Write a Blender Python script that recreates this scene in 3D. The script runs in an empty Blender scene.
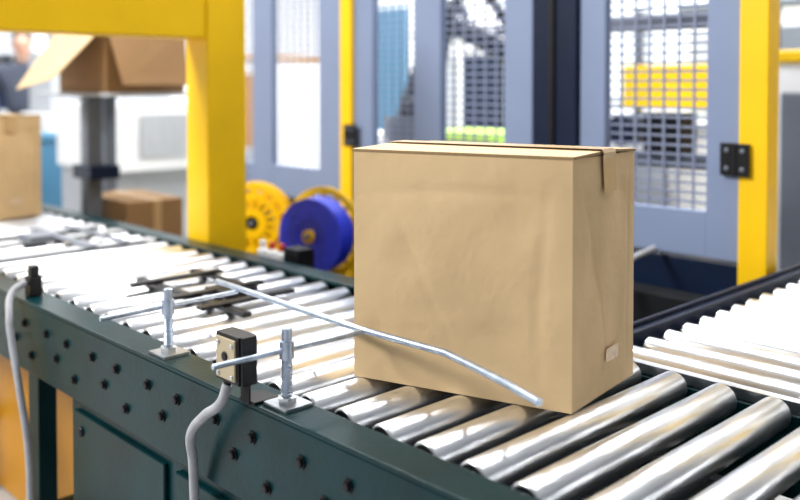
import bpy, bmesh, math, random
from mathutils import Vector, Matrix
random.seed(4)
Z0 = 0.75     # conveyor height above the floor; all z below are relative to the roller tops
S = bpy.context.scene
S.view_settings.view_transform = 'Standard'

# ------------------------------------------------------------ materials
def mat(name, col, rough=0.5, metal=0.0, noise=0.0, nscale=20.0, bump=0.0, bscale=60.0, stretch=None, coat=0.0, spec=0.5):
    m = bpy.data.materials.new(name); m.use_nodes = True
    nt = m.node_tree; b = nt.nodes['Principled BSDF']
    b.inputs['Roughness'].default_value = rough
    b.inputs['Metallic'].default_value = metal
    b.inputs['Coat Weight'].default_value = coat
    b.inputs['Specular IOR Level'].default_value = spec
    tc = nt.nodes.new('ShaderNodeTexCoord'); mp = nt.nodes.new('ShaderNodeMapping')
    nt.links.new(tc.outputs['Object'], mp.inputs['Vector'])
    if stretch: mp.inputs['Scale'].default_value = stretch
    n = nt.nodes.new('ShaderNodeTexNoise'); n.inputs['Scale'].default_value = nscale
    n.inputs['Detail'].default_value = 5
    nt.links.new(mp.outputs[0], n.inputs['Vector'])
    r = nt.nodes.new('ShaderNodeMapRange')
    r.inputs['From Min'].default_value = 0.3; r.inputs['From Max'].default_value = 0.7
    r.inputs['To Min'].default_value = 1 - noise; r.inputs['To Max'].default_value = 1 + noise
    nt.links.new(n.outputs['Fac'], r.inputs['Value'])
    mx = nt.nodes.new('ShaderNodeVectorMath'); mx.operation = 'SCALE'
    mx.inputs[0].default_value = col
    nt.links.new(r.outputs[0], mx.inputs['Scale'])
    nt.links.new(mx.outputs[0], b.inputs['Base Color'])
    if bump > 0:
        n2 = nt.nodes.new('ShaderNodeTexNoise'); n2.inputs['Scale'].default_value = bscale
        n2.inputs['Detail'].default_value = 4
        nt.links.new(mp.outputs[0], n2.inputs['Vector'])
        bp = nt.nodes.new('ShaderNodeBump'); bp.inputs['Strength'].default_value = bump
        bp.inputs['Distance'].default_value = 0.01
        nt.links.new(n2.outputs['Fac'], bp.inputs['Height'])
        nt.links.new(bp.outputs[0], b.inputs['Normal'])
    return m

M = {}
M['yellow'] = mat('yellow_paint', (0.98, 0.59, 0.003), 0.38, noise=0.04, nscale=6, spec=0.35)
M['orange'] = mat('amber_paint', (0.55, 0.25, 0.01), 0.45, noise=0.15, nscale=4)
M['grey'] = mat('bluegrey_paint', (0.225, 0.285, 0.44), 0.42, noise=0.03, nscale=5, spec=0.35)
M['mesh'] = mat('mesh_wire_paint', (0.22, 0.26, 0.38), 0.4)
M['navy'] = mat('navy_steel', (0.004, 0.012, 0.038), 0.4, noise=0.1, spec=0.25)
M['frame'] = mat('dark_green_frame_paint', (0.0012, 0.023, 0.027), 0.28, noise=0.3, nscale=9, bump=0.05, bscale=90, spec=0.2)
M['black'] = mat('black_plastic', (0.006, 0.006, 0.008), 0.4, spec=0.3)
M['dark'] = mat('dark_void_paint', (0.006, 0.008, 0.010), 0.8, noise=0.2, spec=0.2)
M['zinc'] = mat('zinc_roller', (0.86, 0.88, 0.91), 0.29, 1.0, noise=0.12, nscale=18, bump=0.10, bscale=26, stretch=(3, 0.6, 3))
M['zincb'] = mat('zinc_roller_b', (0.86, 0.88, 0.91), 0.29, 1.0, noise=0.12, nscale=18, bump=0.10, bscale=26, stretch=(0.6, 3, 3))
M['steel'] = mat('steel', (0.60, 0.63, 0.66), 0.3, 1.0, noise=0.1)
M['rod'] = mat('galvanised_rod', (0.50, 0.58, 0.70), 0.34, 0.9, noise=0.2, nscale=50)
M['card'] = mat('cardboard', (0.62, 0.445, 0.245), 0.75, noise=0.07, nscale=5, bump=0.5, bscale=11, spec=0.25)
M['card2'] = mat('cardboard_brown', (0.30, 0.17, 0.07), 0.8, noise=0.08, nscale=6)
M['cardedge'] = mat('cardboard_edge', (0.30, 0.20, 0.10), 0.9, noise=0.1, nscale=90)
M['tape'] = mat('packing_tape', (0.52, 0.35, 0.17), 0.3, noise=0.03)
M['label'] = mat('label_paper', (0.66, 0.50, 0.33), 0.5, noise=0.15, nscale=80)
M['blue'] = mat('blue_strapping', (0.025, 0.05, 0.72), 0.4, noise=0.2, nscale=60)
M['white'] = mat('white_enamel', (0.88, 0.89, 0.90), 0.4, noise=0.03)
M['lgrey'] = mat('light_grey_paint', (0.45, 0.47, 0.50), 0.5, noise=0.05)
M['mgrey'] = mat('mid_grey_paint', (0.14, 0.16, 0.20), 0.5, noise=0.05)
M['beige'] = mat('beige_plastic', (0.42, 0.35, 0.23), 0.45, noise=0.06)
M['lime'] = mat('lime_plastic', (0.45, 0.68, 0.10), 0.5)
M['teal'] = mat('teal_plastic', (0.05, 0.17, 0.28), 0.5)
M['red'] = mat('red_plastic', (0.6, 0.05, 0.03), 0.4)
M['cable'] = mat('grey_cable', (0.40, 0.41, 0.44), 0.5, noise=0.1, nscale=50)
M['floor'] = mat('epoxy_floor', (0.50, 0.50, 0.51), 0.35, noise=0.08, nscale=2)
M['wall'] = mat('painted_wall', (0.86, 0.87, 0.89), 0.8, noise=0.04, nscale=1)
M['wallr'] = mat('light_cutting_grey', (0.18, 0.19, 0.21), 0.8, noise=0.04, nscale=1)  # for the added right wall, kept dark to hold back light
M['glass'] = mat('window_pane', (0.80, 0.87, 0.93), 0.1, noise=0.02)
M['skin'] = mat('skin', (0.60, 0.36, 0.25), 0.5, noise=0.03)
M['hair'] = mat('dark_hair', (0.02, 0.014, 0.01), 0.6)
M['shirt'] = mat('dark_shirt', (0.05, 0.06, 0.09), 0.8, noise=0.08)
M['trouser'] = mat('dark_trousers', (0.03, 0.035, 0.06), 0.8, noise=0.08)

# ------------------------------------------------------------ helpers
def link(o, parent=None):
    S.collection.objects.link(o)
    if parent is not None: o.parent = parent
    return o
def empty(name):
    e = bpy.data.objects.new(name, None); e.empty_display_size = 0.1
    return link(e)
class Mesh:
    def __init__(s): s.bm = bmesh.new(); s.mats = []
    def mi(s, m):
        if m not in s.mats: s.mats.append(m)
        return s.mats.index(m)
    def box(s, x0, x1, y0, y1, z0, z1, m):
        i = s.mi(m)
        v = [s.bm.verts.new((x, y, z + Z0)) for x in (x0, x1) for y in (y0, y1) for z in (z0, z1)]
        for q in ((0,1,3,2),(4,6,7,5),(0,4,5,1),(2,3,7,6),(0,2,6,4),(1,5,7,3)):
            f = s.bm.faces.new([v[k] for k in q]); f.material_index = i
        return s
    def lathe(s, p0, axis, prof, m, seg=28, mats=None):
        a = Vector(axis).normalized()
        t = Vector((0, 0, 1)) if abs(a.z) < 0.9 else Vector((1, 0, 0))
        u = a.cross(t).normalized(); w = a.cross(u)
        p0 = Vector(p0) + Vector((0, 0, Z0)); rings = []
        for (h, r) in prof:
            rings.append([s.bm.verts.new(p0 + a*h + (u*math.cos(2*math.pi*k/seg) + w*math.sin(2*math.pi*k/seg))*max(r, 1e-5)) for k in range(seg)])
        for j in range(len(rings)-1):
            mm = s.mi(mats[j] if mats else m)
            for k in range(seg):
                f = s.bm.faces.new([rings[j][k], rings[j][(k+1) % seg], rings[j+1][(k+1) % seg], rings[j+1][k]])
                f.material_index = mm
                f.smooth = True
        f1 = s.bm.faces.new(rings[0]); f2 = s.bm.faces.new(rings[-1])
        f1.material_index = s.mi(mats[0] if mats else m); f2.material_index = s.mi(mats[-1] if mats else m)
        return s
    def cyl(s, p0, p1, r, m, seg=20):
        d = Vector(p1) - Vector(p0); L = d.length; b = min(r*0.15, L*0.2)
        return s.lathe(p0, d, [(0, r-b), (b, r), (L-b, r), (L, r-b)], m, seg)
    def done(s, name, parent=None, bevel=0.0):
        bmesh.ops.recalc_face_normals(s.bm, faces=s.bm.faces[:])
        for e in s.bm.edges:
            if len(e.link_faces) == 2 and e.calc_face_angle(0) > 0.75: e.smooth = False
        me = bpy.data.meshes.new(name); s.bm.to_mesh(me); s.bm.free()
        for m in s.mats: me.materials.append(m)
        o = bpy.data.objects.new(name, me); link(o, parent)
        if bevel > 0:
            md = o.modifiers.new('bevel', 'BEVEL'); md.width = bevel; md.segments = 2; md.limit_method = 'ANGLE'; md.angle_limit = 0.8
        return o
def tube(name, pts, r, m, parent, smooth=True):
    c = bpy.data.curves.new(name, 'CURVE'); c.dimensions = '3D'; c.bevel_depth = r; c.bevel_resolution = 5; c.use_fill_caps = True
    sp = c.splines.new('BEZIER' if smooth else 'POLY')
    if smooth:
        sp.bezier_points.add(len(pts)-1)
        for b, p in zip(sp.bezier_points, pts):
            b.co = (p[0], p[1], p[2]+Z0); b.handle_left_type = b.handle_right_type = 'AUTO'
    else:
        sp.points.add(len(pts)-1)
        for b, p in zip(sp.points, pts): b.co = (p[0], p[1], p[2]+Z0, 1)
    c.materials.append(m)
    o = bpy.data.objects.new(name, c)
    return link(o, parent)

# ------------------------------------------------------------ room
m = Mesh(); m.box(-9.2, 4, -4, 8.2, -0.85, -0.75, M['floor']); m.done('floor')
m = Mesh(); m.box(-9.2, 4, 8.0, 8.2, -0.75, 3.6, M['wall']); m.done('wall_back')
m = Mesh(); m.box(-9.2, -9.0, -4, 8.0, -0.75, 3.6, M['wall']); m.done('wall_left')
m = Mesh(); m.box(4.0, 4.2, -4, 8.2, -0.75, 3.6, M['wallr']); m.done('light_cutting_wall')  # added out of view to cut light reaching the box's right face
for k, (x0) in enumerate((-7.5, -5.4, -3.3, -1.2)):
    m = Mesh(); m.box(x0, x0+1.5, 7.97, 7.995, 0.4, 2.0, M['glass'])
    for xa in (x0-0.05, x0+0.72, x0+1.5): m.box(xa, xa+0.06, 7.94, 7.999, 0.35, 2.05, M['lgrey'])
    m.box(x0-0.05, x0+1.56, 7.94, 7.999, 0.33, 0.4, M['lgrey']); m.box(x0-0.05, x0+1.56, 7.94, 7.999, 2.0, 2.07, M['lgrey'])
    m.done('window_%d' % (k+1))

# ------------------------------------------------------------ main roller conveyor (runs along X)
conv = empty('roller_conveyor')
R = 0.0275
XL, XR = -6.2, 0.9
m = Mesh()
m.box(XL, XR, 0.815, 0.885, -0.008, 0.0, M['frame'])
m.box(XL, XR, 0.815, 0.823, -0.17, -0.008, M['frame'])
m.box(XL, XR, 0.823, 0.885, -0.17, -0.162, M['frame'])
m.box(XL, -1.0, 1.475, 1.54, -0.008, 0.004, M['frame'])
m.box(XL, XR, 1.475, 1.483, -0.17, -0.03, M['frame'])
m.box(XL, -1.0, 1.532, 1.54, -0.17, -0.008, M['frame'])
m.box(XL, XR, 0.885, 0.893, -0.10, -0.012, M['frame'])
m.done('side_frame', conv, 0.002)
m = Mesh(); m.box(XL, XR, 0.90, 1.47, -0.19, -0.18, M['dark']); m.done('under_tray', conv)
m = Mesh()
xs = []
x = -0.520 + 0.092*14
while x > XL + 0.05:
    xs.append(x); x -= 0.092
for x in xs:
    m.lathe((x, 0.898, -R), (0, 1, 0), [(0, 0.008), (0.008, 0.008), (0.008, R-0.005), (0.009, R-0.002), (0.012, R), (0.562, R), (0.565, R-0.002), (0.566, R-0.005), (0.566, 0.008), (0.576, 0.008)],
            M['zinc'], 32, [M['steel'], M['black'], M['zinc'], M['zinc'], M['zinc'], M['zinc'], M['zinc'], M['black'], M['steel']])
m.done('rollers', conv)
m = Mesh()
x = XL + 0.1
while x < XR:
    for dx, z in ((0, -0.055), (0.055, -0.10), (0.11, -0.055), (0.15, -0.125)):
        m.lathe((x+dx, 0.8155, z), (0, -1, 0), [(0, 0.011), (0.003, 0.011), (0.003, 0.008), (0.008, 0.0075), (0.009, 0.005)], M['black'], 6 if z > -0.1 else 16)
    x += 0.24
m.done('frame_bolts', conv)
m = Mesh()
for lx in (-5.6, -4.2, -2.95, -2.16, -0.9, 0.5):
    for y0 in (0.826, 1.43):
        m.box(lx, lx+0.06, y0, y0+0.045, -0.745, -0.17, M['frame'])
        m.box(lx-0.03, lx+0.09, y0-0.02, y0+0.065, -0.75, -0.74, M['frame'])
    m.box(lx+0.01, lx+0.05, 0.871, 1.43, -0.55, -0.51, M['frame'])
m.done('legs', conv, 0.002)
m = Mesh()
m.box(-1.93, -0.35, 0.835, 0.88, -0.52, -0.172, M['frame'])
m.box(-1.90, -1.50, 0.825, 0.835, -0.48, -0.2, M['frame'])
m.box(-1.46, -0.95, 0.825, 0.835, -0.48, -0.2, M['frame'])
for z in (-0.24, -0.42):
    m.lathe((-1.86, 0.826, z), (0, -1, 0), [(0, 0.012), (0.006, 0.012), (0.008, 0.006)], M['black'], 12)
m.done('drive_cabinet', conv, 0.003)
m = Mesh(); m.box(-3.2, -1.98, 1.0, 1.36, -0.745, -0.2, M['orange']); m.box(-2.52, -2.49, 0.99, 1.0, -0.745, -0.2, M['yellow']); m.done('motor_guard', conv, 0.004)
m = Mesh()
m.box(-2.14, -1.64, 1.10, 1.122, 0.001, 0.013, M['black'])
m.box(-2.14, -1.84, 1.26, 1.28, 0.001, 0.013, M['black'])
for xx in (-2.06, -1.87, -1.74): m.box(xx, xx+0.025, 1.04, 1.30, 0.013, 0.022, M['black'])
m.box(-1.90, -1.80, 1.16, 1.22, 0.001, 0.02, M['black'])
m.done('stop_bars', conv, 0.002)
m = Mesh()
for xx in (-2.72, -2.95, -3.1): m.box(xx, xx+0.05, 0.93, 1.45, 0.001, 0.008, M['lgrey'])
m.box(-3.12, -2.65, 1.20, 1.235, 0.008, 0.016, M['mgrey'])
m.box(-3.12, -2.65, 1.32, 1.34, 0.008, 0.016, M['mgrey'])
m.box(-2.95, -2.85, 1.10, 1.18, 0.008, 0.03, M['mgrey'])
m.done('transfer_plates', conv, 0.002)

# ------------------------------------------------------------ branch conveyor (runs along Y)
br = empty('branch_conveyor')
m = Mesh()
m.box(-1.0, -0.955, 1.56, 4.2, -0.16, 0.012, M['navy'])
m.box(-0.985, -0.975, 1.58, 4.18, 0.012, 0.022, M['navy'])
m.box(-0.27, -0.225, 1.56, 4.2, -0.16, 0.012, M['navy'])
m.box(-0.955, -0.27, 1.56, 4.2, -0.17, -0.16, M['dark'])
for y in (1.8, 3.0, 4.0):
    for xa in (-1.0, -0.27): m.box(xa, xa+0.045, y, y+0.05, -0.75, -0.16, M['navy'])
m.done('frame', br, 0.003)
m = Mesh()
prof = [(0, 0.008), (0.008, 0.008), (0.008, 0.02), (0.011, 0.0245), (0.665, 0.0245), (0.668, 0.02), (0.668, 0.008), (0.676, 0.008)]
mm = [M['steel'], M['black'], M['zincb'], M['zincb'], M['zincb'], M['black'], M['steel']]
m.box(-0.97, -0.26, 1.492, 1.512, -0.03, -0.012, M['steel'])
y = 1.545
while y < 4.15:
    m.lathe((-0.951, y, -0.0245), (1, 0, 0), prof, M['zincb'], 28, mm); y += 0.078
m.done('rollers', br)

# ------------------------------------------------------------ cardboard boxes
def carton(name, N, L, Rr, B, h):
    root = empty(name); cs = [Vector((p[0], p[1])) for p in (N, L, B, Rr)]
    cen = sum(cs, Vector((0, 0)))/4
    m = Mesh(); bm = m.bm; ci = m.mi(M['card']); n = 48
    ph = random.random()*6
    for k in range(4):
        a, b = cs[k], cs[(k+1) % 4]
        t = (b-a).normalized(); nn = Vector((t.y, -t.x))
        if nn.dot((a+b)/2 - cen) < 0: nn = -nn
        g = []
        for i in range(n+1):
            row = []
            for j in range(n+1):
                u, v = i/n, j/n
                e = math.sin(math.pi*u)*math.sin(math.pi*v)
                bul = 0.006*math.sin(math.pi*u)*max(0, math.sin(math.pi*v))**0.7
                bul += 0.0018*math.sin(7*u+ph+k+2*v)*math.sin(3*v+k)*e
                for (cu, cv, rr, dp) in ((0.72, 0.55, 0.10, 0.005), (0.3, 0.25, 0.14, 0.0045), (0.2, 0.8, 0.12, 0.004), (0.9, 0.2, 0.08, 0.004)):
                    bul -= dp*math.exp(-((u-cu)**2+(v-cv)**2)/(rr*rr))*min(1, e*4)
                bul -= 0.0026*math.exp(-((v-0.83-0.02*math.sin(4*u))/0.02)**2)*math.sin(math.pi*u)
                bul -= 0.0024*math.exp(-((u-0.12-0.02*math.sin(5*v))/0.018)**2)*math.sin(math.pi*v)
                bul -= 0.0018*math.exp(-((u-v*0.5-0.42)/0.02)**2)*e
                p = a.lerp(b, u) + nn*bul
                row.append(bm.verts.new((p.x, p.y, v*h + Z0 + 0.001)))
            g.append(row)
        for i in range(n):
            for j in range(n):
                f = bm.faces.new([g[i][j], g[i+1][j], g[i+1][j+1], g[i][j+1]]); f.smooth = True
    bv = [bm.verts.new((c.x, c.y, Z0+0.001)) for c in cs]; bm.faces.new(bv)
    m.done('body', root)
    def grow(c): return c + (c-cen).normalized()*0.003
    n_, l_, b_, r_ = [grow(c) for c in cs]
    mr, ml = (n_+r_)/2, (l_+b_)/2
    gap = (r_-n_).normalized()*0.0015
    for nm, quad, zz in (('flap_front', (n_, l_, ml-gap, mr-gap), (0.0005, 0.0005, 0.005, 0.004)),
                         ('flap_back', (mr+gap, ml+gap, b_, r_), (0.006, 0.006, 0.0005, 0.0005))):
        m = Mesh(); i = m.mi(M['card']); e = m.mi(M['cardedge'])
        lo = [m.bm.verts.new((c.x, c.y, Z0+h+z)) for c, z in zip(quad, zz)]
        hi = [m.bm.verts.new((c.x, c.y, Z0+h+z+0.005)) for c, z in zip(quad, zz)]
        m.bm.faces.new(lo).material_index = i; m.bm.faces.new(hi).material_index = i
        for q in range(4):
            m.bm.faces.new([lo[q], lo[(q+1) % 4], hi[(q+1) % 4], hi[q]]).material_index = e
        m.done(nm, root, 0.0012)
    m = Mesh(); i = m.mi(M['tape']); bm = m.bm
    side = (r_-n_).normalized(); ax = (mr-ml).normalized(); out = ax*0.0065
    hw = 0.024
    P = []
    for p, z in ((ml, h+0.0125), (mr+ax*0.001, h+0.0122), (mr+out*0.8, h+0.006), (mr+out*0.6, h-0.004), (mr+out*1.0, h-0.06)):
        P.append([bm.verts.new((p.x+side.x*s*hw, p.y+side.y*s*hw, Z0+z)) for s in (-1, 1)])
    for q in range(len(P)-1):
        bm.faces.new([P[q][0], P[q][1], P[q+1][1], P[q+1][0]]).material_index = i
    o = m.done('tape', root)
    sd = o.modifiers.new('s', 'SOLIDIFY'); sd.thickness = 0.0006
    m = Mesh(); i = m.mi(M['label'])
    a = cs[0].lerp(cs[3], 0.46) + ax*0.0065; b = cs[0].lerp(cs[3], 0.66) + ax*0.0068
    vs = [m.bm.verts.new((p.x, p.y, Z0+z)) for p, z in ((a, 0.056), (b, 0.056), (b, 0.078), (a, 0.078))]
    m.bm.faces.new(vs); o = m.done('label', root)
    sd = o.modifiers.new('s', 'SOLIDIFY'); sd.thickness = 0.0006
    return root
carton('cardboard_box', (-0.801, 1.150), (-1.178, 1.024), (-0.836, 1.388), (-1.225, 1.285), 0.402)
carton('cardboard_box', (-3.48, 1.16), (-3.87, 1.10), (-3.53, 1.41), (-3.91, 1.35), 0.395)

# ------------------------------------------------------------ side guide on the near rail
sg = empty('side_guide_rail')
m = Mesh()
for px in (-1.524, -1.144):
    m.cyl((px, 0.85, 0.0005), (px, 0.85, 0.128), 0.0085, M['rod'], 20)
    z = 0.02
    m.box(px-0.030, px+0.030, 0.825, 0.880, 0.0005, 0.006, M['steel'])
    m.lathe((px, 0.85, 0.006), (0, 0, 1), [(0, 0.016), (0.010, 0.016), (0.011, 0.013)], M['steel'], 6)
    m.lathe((px, 0.85, 0.078), (0, 0, 1), [(0, 0.012), (0.028, 0.012)], M['rod'], 24)
    while z < 0.076:
        m.lathe((px, 0.85, z), (0, 0, 1), [(0, 0.0085), (0.0015, 0.0096), (0.003, 0.0085)], M['rod'], 16); z += 0.004
m.done('threaded_posts', sg)
m = Mesh()
m.cyl((-1.150, 0.715, 0.092), (-1.134, 1.012, 0.092), 0.0045, M['rod'])
m.cyl((-1.530, 0.715, 0.092), (-1.538, 1.017, 0.092), 0.0045, M['rod'])
m.done('cross_rods', sg)
tube('guide_bar', [(-1.62, 1.020, 0.100), (-1.15, 1.009, 0.094), (-0.953, 1.022, 0.092), (-0.90, 1.012, 0.090), (-0.812, 0.995, 0.086), (-0.731, 0.972, 0.083)], 0.006, M['rod'], sg, False)

# ------------------------------------------------------------ photoelectric sensors
ps = empty('photoelectric_sensor')
m = Mesh()
m.box(-1.235, -1.170, 0.775, 0.808, 0.042, 0.120, M['black'])
m.box(-1.229, -1.176, 0.771, 0.775, 0.048, 0.114, M['beige'])
m.box(-1.170, -1.163, 0.778, 0.806, 0.042, 0.120, M['black'])
for z in (0.055, 0.105):
    m.lathe((-1.222, 0.771, z), (0, -1, 0), [(0, 0.004), (0.002, 0.004), (0.003, 0.002)], M['steel'], 12)
    m.lathe((-1.183, 0.771, z), (0, -1, 0), [(0, 0.004), (0.002, 0.004), (0.003, 0.002)], M['steel'], 12)
m.lathe((-1.203, 0.771, 0.085), (0, -1, 0), [(0, 0.008), (0.002, 0.008), (0.003, 0.005)], M['black'], 16)
m.lathe((-1.225, 0.79, 0.026), (0, 0, 1), [(0, 0.006), (0.016, 0.008)], M['black'], 12)
m.done('housing', ps, 0.0015)
m = Mesh(); m.box(-1.215, -1.19, 0.808, 0.812, 0.0005, 0.11, M['black']); m.box(-1.225, -1.18, 0.812, 0.86, 0.0005, 0.005, M['black']); m.done('bracket', ps, 0.001)
tube('cable', [(-1.225, 0.79, 0.03), (-1.232, 0.782, 0.0), (-1.27, 0.775, -0.03), (-1.315, 0.775, -0.075), (-1.335, 0.79, -0.13), (-1.345, 0.80, -0.24), (-1.33, 0.80, -0.45)], 0.0085, M['cable'], ps)
ps = empty('photoelectric_sensor')
m = Mesh(); m.box(-2.20, -2.165, 0.835, 0.865, 0.0005, 0.05, M['black']); m.box(-2.195, -2.17, 0.84, 0.86, 0.05, 0.075, M['black']); m.done('housing', ps, 0.002)
tube('cable', [(-2.185, 0.832, 0.035), (-2.18, 0.80, 0.02), (-2.14, 0.775, -0.03), (-2.115, 0.772, -0.09), (-2.08, 0.775, -0.19), (-2.07, 0.79, -0.34), (-2.07, 0.79, -0.6)], 0.0085, M['cable'], ps)

# ------------------------------------------------------------ yellow portal machine
pt = empty('strapping_machine_portal')
m = Mesh()
m.box(-2.64, -2.505, 1.545, 1.695, -0.75, 1.0, M['yellow'])
m.box(-2.64, -2.505, 0.52, 0.68, -0.75, 1.0, M['yellow'])
m.box(-2.635, -2.51, 0.68, 1.545, 0.672, 0.95, M['yellow'])
m.done('arch', pt, 0.006)
m = Mesh()
m.box(-2.67, -2.48, 1.543, 1.72, -0.75, -0.72, M['navy'])
m.box(-2.67, -2.48, 0.50, 0.70, -0.75, -0.72, M['navy'])
m.done('base_plates', pt)

# ------------------------------------------------------------ safety fence along X at Y = 2.37
fn = empty('safety_fence')
FY0, FY1 = 2.35, 2.385; ZB, ZT = 0.031, 1.30
def panel(name, x0, x1, ops, zo=0.16):
    m = Mesh(); xs = [x0]
    for a, b in ops: xs += [a, b]
    xs.append(x1)
    for k in range(0, len(xs), 2):
        m.box(xs[k], xs[k+1], FY0, FY1, ZB, ZT, M['grey'])
    for a, b in ops:
        m.box(a, b, FY0+0.001, FY1-0.001, ZB, zo, M['grey']); m.box(a, b, FY0+0.001, FY1-0.001, ZT-0.08, ZT, M['grey'])
    m.done(name, fn, 0.002)
    m = Mesh()
    for a, b in ops:
        n = max(2, round((b-a)/0.048))
        for i in range(1, n):
            xx = a + (b-a)*i/n; m.box(xx-0.0036, xx+0.0036, 2.366, 2.370, zo, ZT-0.08, M['mesh'])
        z = zo + 0.022
        while z < ZT-0.08:
            m.box(a, b, 2.370, 2.374, z-0.0034, z+0.0034, M['mesh']); z += 0.027
    m.done(name+'_mesh', fn)
panel('panel_a', -1.61, -1.088, [(-1.52, -1.186)])
panel('panel_b', -2.70, -1.80, [(-2.59, -2.36), (-2.22, -1.92)])
panel('panel_c', -3.80, -2.78, [(-3.70, -3.42), (-3.27, -2.93)])
m = Mesh()
m.box(-1.086, -1.005, 2.335, 2.405, -0.75, 1.35, M['yellow'])
m.box(-2.775, -2.705, 2.335, 2.395, -0.75, 1.35, M['yellow'])
m.done('yellow_posts', fn, 0.004)
m = Mesh(); m.box(-0.21, -0.12, 2.33, 2.43, -0.75, 1.35, M['yellow']); m.box(-0.24, -0.09, 2.30, 2.46, -0.75, -0.74, M['yellow']); m.done('fence_post', None, 0.004)
m = Mesh(); m.box(-1.79, -1.62, 2.34, 2.46, -0.75, 1.35, M['navy']); m.box(-1.72, -1.70, 2.33, 2.34, -0.75, 1.35, M['black']); m.done('dark_post', fn, 0.004)
m = Mesh()
m.box(-1.618, -1.088, 2.36, 2.44, -0.75, 0.02, M['navy'])
m.box(-2.703, -1.792, 2.36, 2.44, -0.75, 0.02, M['navy'])
m.box(-3.8, -2.778, 2.36, 2.44, -0.75, 0.02, M['navy'])
m.done('base_plinth', fn, 0.003)
m = Mesh()
for hx in (-1.090, -2.703):
    for z in (0.315, 1.0):
        m.box(hx-0.048, hx-0.003, 2.333, 2.349, z-0.045, z+0.045, M['black'])
        m.box(hx+0.003, hx+0.040, 2.320, 2.330, z-0.045, z+0.045, M['black'])
        m.cyl((hx, 2.326, z-0.045), (hx, 2.326, z+0.045), 0.009, M['black'])
        for dx in (-0.028, 0.022):
            for dz in (-0.025, 0.025):
                yy = 2.333 if dx < 0 else 2.320
                m.lathe((hx+dx, yy, z+dz), (0, -1, 0), [(0, 0.007), (0.003, 0.007), (0.004, 0.004)], M['mgrey'], 12)
m.done('hinges', fn, 0.002)

m = Mesh()
m.box(-2.25, -1.06, 1.72, 2.30, -0.75, -0.16, M['navy'])
m.box(-2.2, -1.10, 2.20, 2.29, -0.16, -0.06, M['dark'])
m.box(-1.60, -1.12, 1.80, 1.86, -0.16, -0.12, M['navy'])
m.done('machine_bed', None, 0.006)
cd = empty('cable_conduit')
tube('hose', [(-1.345, 2.05, -0.155), (-1.345, 2.06, -0.10), (-1.34, 2.10, -0.04), (-1.335, 2.16, 0.01), (-1.335, 2.33, 0.04)], 0.009, M['cable'], cd)

# ------------------------------------------------------------ strapping reels
def reel(c, axis, Rf, coil, wid=0.10):
    root = empty('strapping_reel')
    a = Vector(axis).normalized(); u = a.cross(Vector((0, 0, 1))).normalized(); w = Vector((0, 0, 1))
    c = Vector(c)
    for nm, off in (('flange_back', wid/2), ('flange_front', -wid/2)):
        Ro = Rf*0.14 if (nm == 'flange_front' and coil) else Rf
        m = Mesh(); seg = 64; t = 0.012; i = m.mi(M['yellow']); bm = m.bm
        for (ri, ro) in ((Ro*0.86, Ro), (Ro*0.60, Ro*0.72), (Ro*0.18, Ro*0.36)):
            V = []
            for k in range(seg):
                ang = 2*math.pi*k/seg; d = u*math.cos(ang) + w*math.sin(ang)
                V.append([bm.verts.new(c + a*(off+s) + d*r + Vector((0, 0, Z0))) for s, r in ((-t/2, ri), (-t/2, ro), (t/2, ro), (t/2, ri))])
            for k in range(seg):
                for q in range(4):
                    f = bm.faces.new([V[k][q], V[k][(q+1) % 4], V[(k+1) % seg][(q+1) % 4], V[(k+1) % seg][q]]); f.material_index = i
        for k in range(16):
            ang = 2*math.pi*k/16; d = u*math.cos(ang)+w*math.sin(ang); p = d.cross(a)
            vs = []
            for s in (-t/2.2, t/2.2):
                for r, q in ((Ro*0.3, -1), (Ro*0.95, -1), (Ro*0.95, 1), (Ro*0.3, 1)):
                    vs.append(bm.verts.new(c + a*(off+s) + d*r + p*q*Ro*0.05 + Vector((0, 0, Z0))))
            for q in ((0,1,2,3),(7,6,5,4),(0,4,5,1),(1,5,6,2),(2,6,7,3),(3,7,4,0)):
                bm.faces.new([vs[z] for z in q]).material_index = i
        m.done(nm, root)
    m = Mesh()
    if coil:
        Rc = Rf*0.80; prof = [(0.006, Rc*0.2), (0.006, Rc*0.42), (0, Rc*0.44), (0.0, Rc)]
        n = 18
        for k in range(n):
            h = (wid-0.014)*(k+0.5)/n
            prof += [(h-0.001, Rc-0.0015), (h+0.001, Rc)]
        prof += [(wid-0.014, Rc), (wid-0.014, Rc*0.35)]
        m.lathe(c - a*(wid/2-0.007), a, prof, M['blue'], 64)
    else:
        m.lathe(c - a*(wid/2-0.007), a, [(0, Rf*0.3), (0, Rf*0.38), (wid-0.014, Rf*0.38), (wid-0.014, Rf*0.3)], M['black'], 40)
    m.done('coil', root)
    m = Mesh()
    m.cyl(c - a*(wid/2+0.02), c + a*(wid/2+0.05), 0.010, M['mgrey'])
    e = c + a*(wid/2+0.045)
    m.box(e.x-0.02, e.x+0.02, e.y-0.015, e.y+0.015, -0.75, e.z+0.02, M['mgrey'])
    m.box(e.x-0.12, e.x+0.12, e.y-0.10, e.y+0.10, -0.75, -0.74, M['mgrey'])
    m.done('stand', root)
reel((-2.485, 1.98, -0.020), (-0.30, 0.95, 0), 0.168, True, 0.10)
reel((-2.86, 1.97, -0.015), (-0.62, 0.78, 0), 0.155, False, 0.06)

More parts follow.
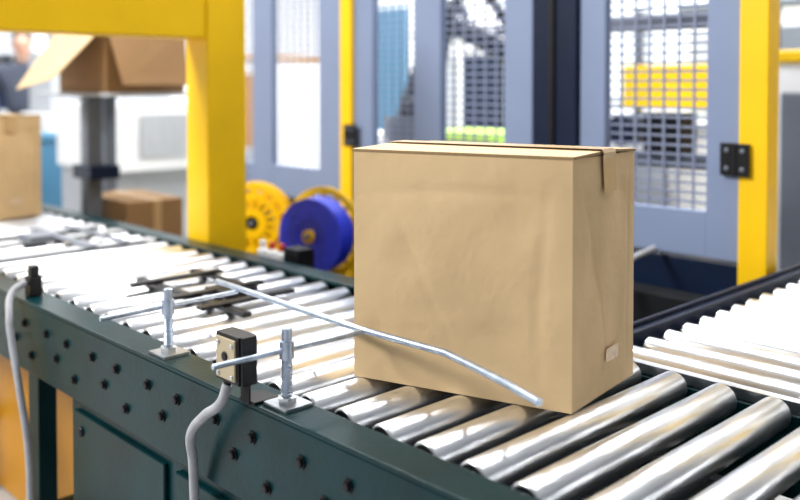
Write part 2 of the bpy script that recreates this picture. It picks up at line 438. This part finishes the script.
ob = empty('lubricant_bottles')
m = Mesh()
m.box(-2.34, -2.05, 1.56, 1.66, -0.07, -0.06, M['lgrey'])
m.box(-2.30, -2.27, 1.58, 1.63, -0.75, -0.07, M['lgrey'])
m.done('shelf', ob)
m = Mesh()
for k, (x, c) in enumerate(((-2.29, 'white'), (-2.24, 'red'), (-2.19, 'red'))):
    m.lathe((x, 1.61, -0.06), (0, 0, 1), [(0, 0.018), (0.06, 0.018), (0.07, 0.008)], M['white'], 20)
    m.lathe((x, 1.61, 0.01), (0, 0, 1), [(0, 0.010), (0.02, 0.010)], M[c], 16)
m.box(-2.14, -2.07, 1.58, 1.64, -0.06, 0.03, M['black'])
m.done('bottles', ob)

# ------------------------------------------------------------ things seen through the portal
tb = empty('packing_table')
m = Mesh()
m.box(-4.30, -3.52, 1.70, 2.12, 0.47, 0.485, M['lgrey'])
m.box(-3.86, -3.79, 1.72, 1.79, -0.75, 0.47, M['mgrey'])
m.box(-4.22, -4.16, 1.98, 2.04, -0.75, 0.47, M['mgrey'])
m.box(-3.90, -3.72, 1.70, 1.84, 0.10, 0.16, M['navy'])
m.done('table', tb, 0.003)
oc = empty('open_carton')
m = Mesh()
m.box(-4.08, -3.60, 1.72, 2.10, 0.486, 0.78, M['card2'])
m.done('carton_body', oc)
def slab(m, pts, th, mm):
    i = m.mi(mm); P = [Vector(p)+Vector((0, 0, Z0)) for p in pts]
    n = (P[1]-P[0]).cross(P[2]-P[0]).normalized()*th
    lo = [m.bm.verts.new(p) for p in P]; hi = [m.bm.verts.new(p+n) for p in P]
    m.bm.faces.new(lo).material_index = i; m.bm.faces.new(hi[::-1]).material_index = i
    for q in range(len(P)):
        m.bm.faces.new([lo[q], lo[(q+1) % len(P)], hi[(q+1) % len(P)], hi[q]]).material_index = i
m = Mesh()
slab(m, [(-4.08, 1.715, 0.78), (-3.60, 1.715, 0.78), (-3.62, 1.50, 0.55), (-4.03, 1.50, 0.50)], 0.004, M['card'])
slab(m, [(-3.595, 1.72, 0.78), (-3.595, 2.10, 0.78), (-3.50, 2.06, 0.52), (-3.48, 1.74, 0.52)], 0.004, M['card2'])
m.done('flaps', oc)
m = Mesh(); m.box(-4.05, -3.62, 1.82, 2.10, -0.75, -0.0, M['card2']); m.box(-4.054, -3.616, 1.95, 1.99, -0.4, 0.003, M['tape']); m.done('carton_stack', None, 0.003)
wb = empty('white_machine_cabinet')
m = Mesh(); m.box(-5.2, -4.5, 2.2, 2.85, -0.75, 0.05, M['lgrey']); m.box(-5.15, -4.42, 2.15, 2.8, 0.05, 0.42, M['white']); m.box(-5.05, -4.6, 2.2, 2.6, 0.42, 0.47, M['lgrey'])
m.box(-4.42, -4.41, 2.3, 2.6, 0.12, 0.36, M['lgrey']); m.done('cabinet', wb, 0.01)
m = Mesh()
for k, (x, y, z, s, c) in enumerate(((-6.9, 2.6, -0.75, 0.55, 'white'), (-6.9, 2.6, -0.19, 0.5, 'white'), (-6.85, 2.65, 0.32, 0.4, 'lgrey'), (-6.2, 3.1, -0.75, 0.6, 'white'), (-6.2, 3.1, -0.14, 0.55, 'white'), (-6.15, 3.12, 0.42, 0.35, 'white'))):
    m.box(x, x+s, y, y+s, z, z+s, M[c])
m.done('white_crate_stack', None, 0.01)
sh = empty('storage_shelf')
m = Mesh()
for y in (2.0, 3.2, 4.4):
    m.box(-8.9, -8.84, y, y+0.05, -0.75, 1.5, M['mgrey']); m.box(-8.4, -8.34, y, y+0.05, -0.75, 1.5, M['mgrey'])
for z in (-0.3, 0.25, 0.8, 1.35): m.box(-8.9, -8.34, 2.0, 4.45, z, z+0.04, M['lgrey'])
m.done('rack', sh)
m = Mesh()
for z in (-0.26, 0.29, 0.84):
    y = 2.08
    while y < 4.0:
        wdt = 0.22+0.2*random.random()
        m.box(-8.85, -8.42, y, y+wdt, z, z+0.22+0.2*random.random(), M[random.choice(['white', 'white', 'lgrey', 'card', 'teal', 'navy'])]); y += wdt+0.06
m.done('stored_boxes', sh)
sc = empty('silver_duct')
m = Mesh()
m.lathe((-6.0, 1.72, -0.75), (0, 0, 1), [(0, 0.06), (1.3, 0.06)], M['lgrey'], 20)
m.lathe((-6.0, 1.72, 0.56), (0.55, -0.3, 0.05), [(-0.25, 0.2), (0.02, 0.24), (0.3, 0.24), (0.34, 0.14)], M['steel'], 32); m.done('duct', sc)
bb = empty('blue_bin')
m = Mesh(); m.box(-5.9, -5.6, 2.1, 2.4, -0.75, 0.20, M['teal']); m.box(-5.92, -5.58, 2.08, 2.42, 0.16, 0.21, M['teal']); m.done('bin', bb, 0.01)

# ------------------------------------------------------------ worker far down the hall
def worker(loc, yaw):
    root = empty('factory_worker')
    def skin(name, verts, edges, radii, mt, sub=2):
        me = bpy.data.meshes.new(name); me.from_pydata(verts, edges, []); me.materials.append(mt)
        o = bpy.data.objects.new(name, me); link(o, root)
        md = o.modifiers.new('skin', 'SKIN'); md.use_smooth_shade = True
        for v, r in zip(me.skin_vertices[0].data, radii): v.radius = r if isinstance(r, tuple) else (r, r)
        me.skin_vertices[0].data[0].use_root = True
        s = o.modifiers.new('sub', 'SUBSURF'); s.levels = s.render_levels = sub
        return o
    skin('trousers', [(0,0,0.95),(0.09,0,0.90),(0.10,0.01,0.50),(0.10,0,0.09),(-0.09,0,0.90),(-0.11,0.02,0.50),(-0.12,0,0.09)],
         [(0,1),(1,2),(2,3),(0,4),(4,5),(5,6)], [(0.14,0.11),0.09,0.065,0.05,0.09,0.065,0.05], M['trouser'])
    skin('shirt', [(0,0,0.98),(0,0,1.15),(0,0,1.36),(0,0,1.45),(0.17,0,1.40),(0.23,0.02,1.14),(0.20,-0.14,1.0),(-0.17,0,1.40),(-0.23,0.02,1.14),(-0.20,-0.14,1.0)],
         [(0,1),(1,2),(2,3),(2,4),(4,5),(5,6),(2,7),(7,8),(8,9)], [(0.15,0.11),(0.14,0.10),(0.16,0.11),0.06,0.065,0.047,0.036,0.065,0.047,0.036], M['shirt'])
    skin('head', [(0,0,1.44),(0,0,1.52),(0,-0.01,1.60),(0,0,1.69)], [(0,1),(1,2),(2,3)], [0.05,0.055,(0.078,0.095),(0.065,0.08)], M['skin'])
    skin('hair', [(0,0.035,1.60),(0,0.03,1.68),(0,0.0,1.72)], [(0,1),(1,2)], [0.075,0.09,0.07], M['hair'])
    f = Mesh()
    for sx in (1, -1):
        f.lathe((sx*0.032, -0.098, 1.62-Z0), (0, -1, 0), [(0, 0.011), (0.006, 0.010), (0.009, 0.004)], M['hair'], 10)
        f.lathe((sx*0.078, 0.0, 1.61-Z0), (sx, 0, 0), [(0, 0.022), (0.012, 0.02), (0.016, 0.010)], M['skin'], 12)
    f.lathe((0, -0.095, 1.585-Z0), (0, -1, 0.1), [(0, 0.016), (0.015, 0.012), (0.022, 0.006)], M['skin'], 10)
    f.box(-0.025, 0.025, -0.104, -0.095, 1.548-Z0, 1.556-Z0, M['red'])
    f.done('face_features', root)
    for sx in (1, -1):
        skin('hand', [(sx*0.20,-0.14,1.0),(sx*0.19,-0.20,0.97),(sx*0.21,-0.28,0.95),(sx*0.195,-0.285,0.945),(sx*0.18,-0.28,0.945),(sx*0.165,-0.265,0.95),(sx*0.15,-0.22,0.98)],
             [(0,1),(1,2),(1,3),(1,4),(1,5),(1,6)], [0.03,0.03,0.009,0.009,0.009,0.009,0.010], M['skin'], 1)
        skin('shoe', [(sx*0.11,0.03,0.045),(sx*0.115,-0.15,0.04)], [(0,1)], [0.045,0.038], M['black'])
    root.location = loc; root.rotation_euler = (0, 0, yaw)
worker((-7.5, 2.85, 0), math.radians(60))

# ------------------------------------------------------------ machinery in the hall behind the fence
def cabinet(x, y, w, d, h, body, door, trim='lgrey'):
    root = empty('packaging_machine'); z0 = -0.75
    m = Mesh()
    m.box(x, x+w, y, y+d, z0+0.08, z0+h, M[body])
    m.box(x+0.03, x+w-0.03, y+0.03, y+d-0.03, z0, z0+0.08, M['black'])
    m.box(x+0.06*w, x+0.46*w, y-0.02, y, z0+0.2, z0+h-0.12, M[door])
    m.box(x+0.54*w, x+0.94*w, y-0.02, y, z0+0.45*h, z0+h-0.12, M[trim])
    m.box(x+0.54*w, x+0.94*w, y-0.02, y, z0+0.2, z0+0.42*h, M[door])
    m.box(x-0.02, x+w+0.02, y-0.02, y+d, z0+h, z0+h+0.05, M[trim])
    m.done('cabinet', root, 0.01)
cabinet(-2.30, 3.3, 0.50, 0.5, 1.06, 'white', 'mgrey', 'lgrey')
sb = empty('yellow_sign_board')
m = Mesh()
m.box(-2.42, -2.38, 4.0, 4.04, -0.75, 0.9, M['mgrey']); m.box(-1.72, -1.68, 4.0, 4.04, -0.75, 0.9, M['mgrey'])
m.box(-2.46, -1.64, 3.97, 3.998, 0.40, 0.62, M['yellow']); m.box(-2.46, -1.64, 3.97, 3.998, -0.05, 0.12, M['yellow'])
m.done('board', sb, 0.004)
cabinet(-1.52, 3.6, 0.42, 0.5, 1.36, 'white', 'mgrey', 'yellow')
cabinet(-1.1, 5.2, 0.9, 0.6, 1.9, 'white', 'mgrey')
cabinet(-2.9, 5.4, 1.1, 0.6, 1.75, 'white', 'lgrey', 'mgrey')
cabinet(-4.6, 4.6, 0.9, 0.6, 1.6, 'white', 'lgrey', 'navy')
cabinet(-6.2, 5.6, 1.1, 0.6, 2.1, 'white', 'teal')
cabinet(-7.6, 4.8, 0.8, 0.7, 1.5, 'white', 'lgrey', 'orange')
cabinet(0.2, 5.4, 0.8, 0.6, 1.6, 'yellow', 'navy')
m = Mesh()
for k in range(3): m.box(-4.3+0.62*k, -3.74+0.62*k, 3.7, 4.2, -0.75, 0.22+0.03*(k % 2), M['lime' if k > 0 else 'white'])
m.done('crate_stack', None, 0.02)
ra = empty('robot_arm')
m = Mesh()
m.lathe((-3.35, 3.3, -0.75), (0, 0, 1), [(0, 0.2), (0.1, 0.2), (0.15, 0.12), (0.9, 0.10), (1.0, 0.13), (1.1, 0.13)], M['mgrey'], 24)
m.cyl((-3.35, 3.3, 0.33), (-3.05, 3.25, 0.85), 0.075, M['black']); m.cyl((-3.05, 3.25, 0.85), (-2.45, 3.2, 0.62), 0.055, M['navy'])
m.cyl((-2.45, 3.2, 0.64), (-2.42, 3.2, 0.32), 0.04, M['black']); m.cyl((-3.05, 3.15, 0.85), (-3.05, 3.35, 0.85), 0.10, M['navy'])
m.box(-2.52, -2.32, 3.14, 3.26, 0.26, 0.32, M['black'])
m.done('arm', ra)
tube('hose', [(-3.35, 3.25, 0.4), (-2.95, 3.1, 0.55), (-2.75, 3.1, 0.95), (-2.45, 3.15, 0.66)], 0.022, M['black'], ra)
gt = empty('machine_gantry')
m = Mesh()
for x in (-2.05, -1.42):
    m.box(x, x+0.05, 2.92, 2.97, -0.75, 1.2, M['mgrey'])
m.box(-2.05, -1.37, 2.92, 2.97, 0.72, 0.78, M['mgrey'])
m.box(-2.05, -1.37, 2.90, 2.99, 0.22, 0.27, M['mgrey'])
m.cyl((-1.80, 2.88, 0.35), (-1.80, 3.10, 0.35), 0.06, M['navy'])
m.box(-1.70, -1.55, 2.88, 3.0, 0.27, 0.42, M['black'])
m.done('frame', gt, 0.004)
gr = empty('guard_railing')
m = Mesh()
for x in (-0.95, 0.3, 1.4): m.box(x, x+0.08, 4.5, 4.58, -0.75, 0.9, M['yellow'])
m.box(-0.95, 1.48, 4.49, 4.52, 0.1, 0.18, M['yellow']); m.box(-0.95, 1.48, 4.49, 4.52, 0.72, 0.80, M['yellow'])
m.done('rails', gr, 0.004)

# ------------------------------------------------------------ lights / world
w = bpy.data.worlds.new('hall_light'); S.world = w; w.use_nodes = True
bg = w.node_tree.nodes['Background']; bg.inputs[0].default_value = (0.93, 0.96, 1.0, 1); bg.inputs[1].default_value = 0.42
def area(name, loc, tgt, sx, sy, pw, col=(1, 1, 1)):
    l = bpy.data.lights.new(name, 'AREA'); l.shape = 'RECTANGLE'; l.size = sx; l.size_y = sy; l.energy = pw; l.color = col
    o = bpy.data.objects.new(name, l); link(o); o.location = loc
    o.rotation_euler = (Vector(tgt)-Vector(loc)).to_track_quat('-Z', 'Y').to_euler()
area('key_light', (-3.4, -2.0, 3.8), (-1.1, 1.3, 0.9), 1.6, 1.0, 265, (1, 0.98, 0.95))
area('overhead_light', (-2.2, 1.9, 4.4), (-2.2, 1.8, 0), 5.0, 0.4, 130)
area('hall_lamp', (-3.0, 5.0, 4.4), (-3.0, 5.0, 0), 5.0, 1.5, 560)
area('hall_lamp', (-6.5, 2.5, 4.4), (-6.5, 2.5, 0), 3.0, 3.0, 330)

# ------------------------------------------------------------ camera
cam = bpy.data.cameras.new('camera'); co = bpy.data.objects.new('camera', cam); link(co)
cam.lens = 39.6; cam.sensor_width = 36; cam.shift_y = -0.1775
co.location = (0, 0, Z0+0.52); co.rotation_euler = (math.radians(88.5), 0, math.radians(46))
cam.dof.use_dof = True; cam.dof.focus_distance = 1.55; cam.dof.aperture_fstop = 1.9
cam.clip_start = 0.02
S.camera = co
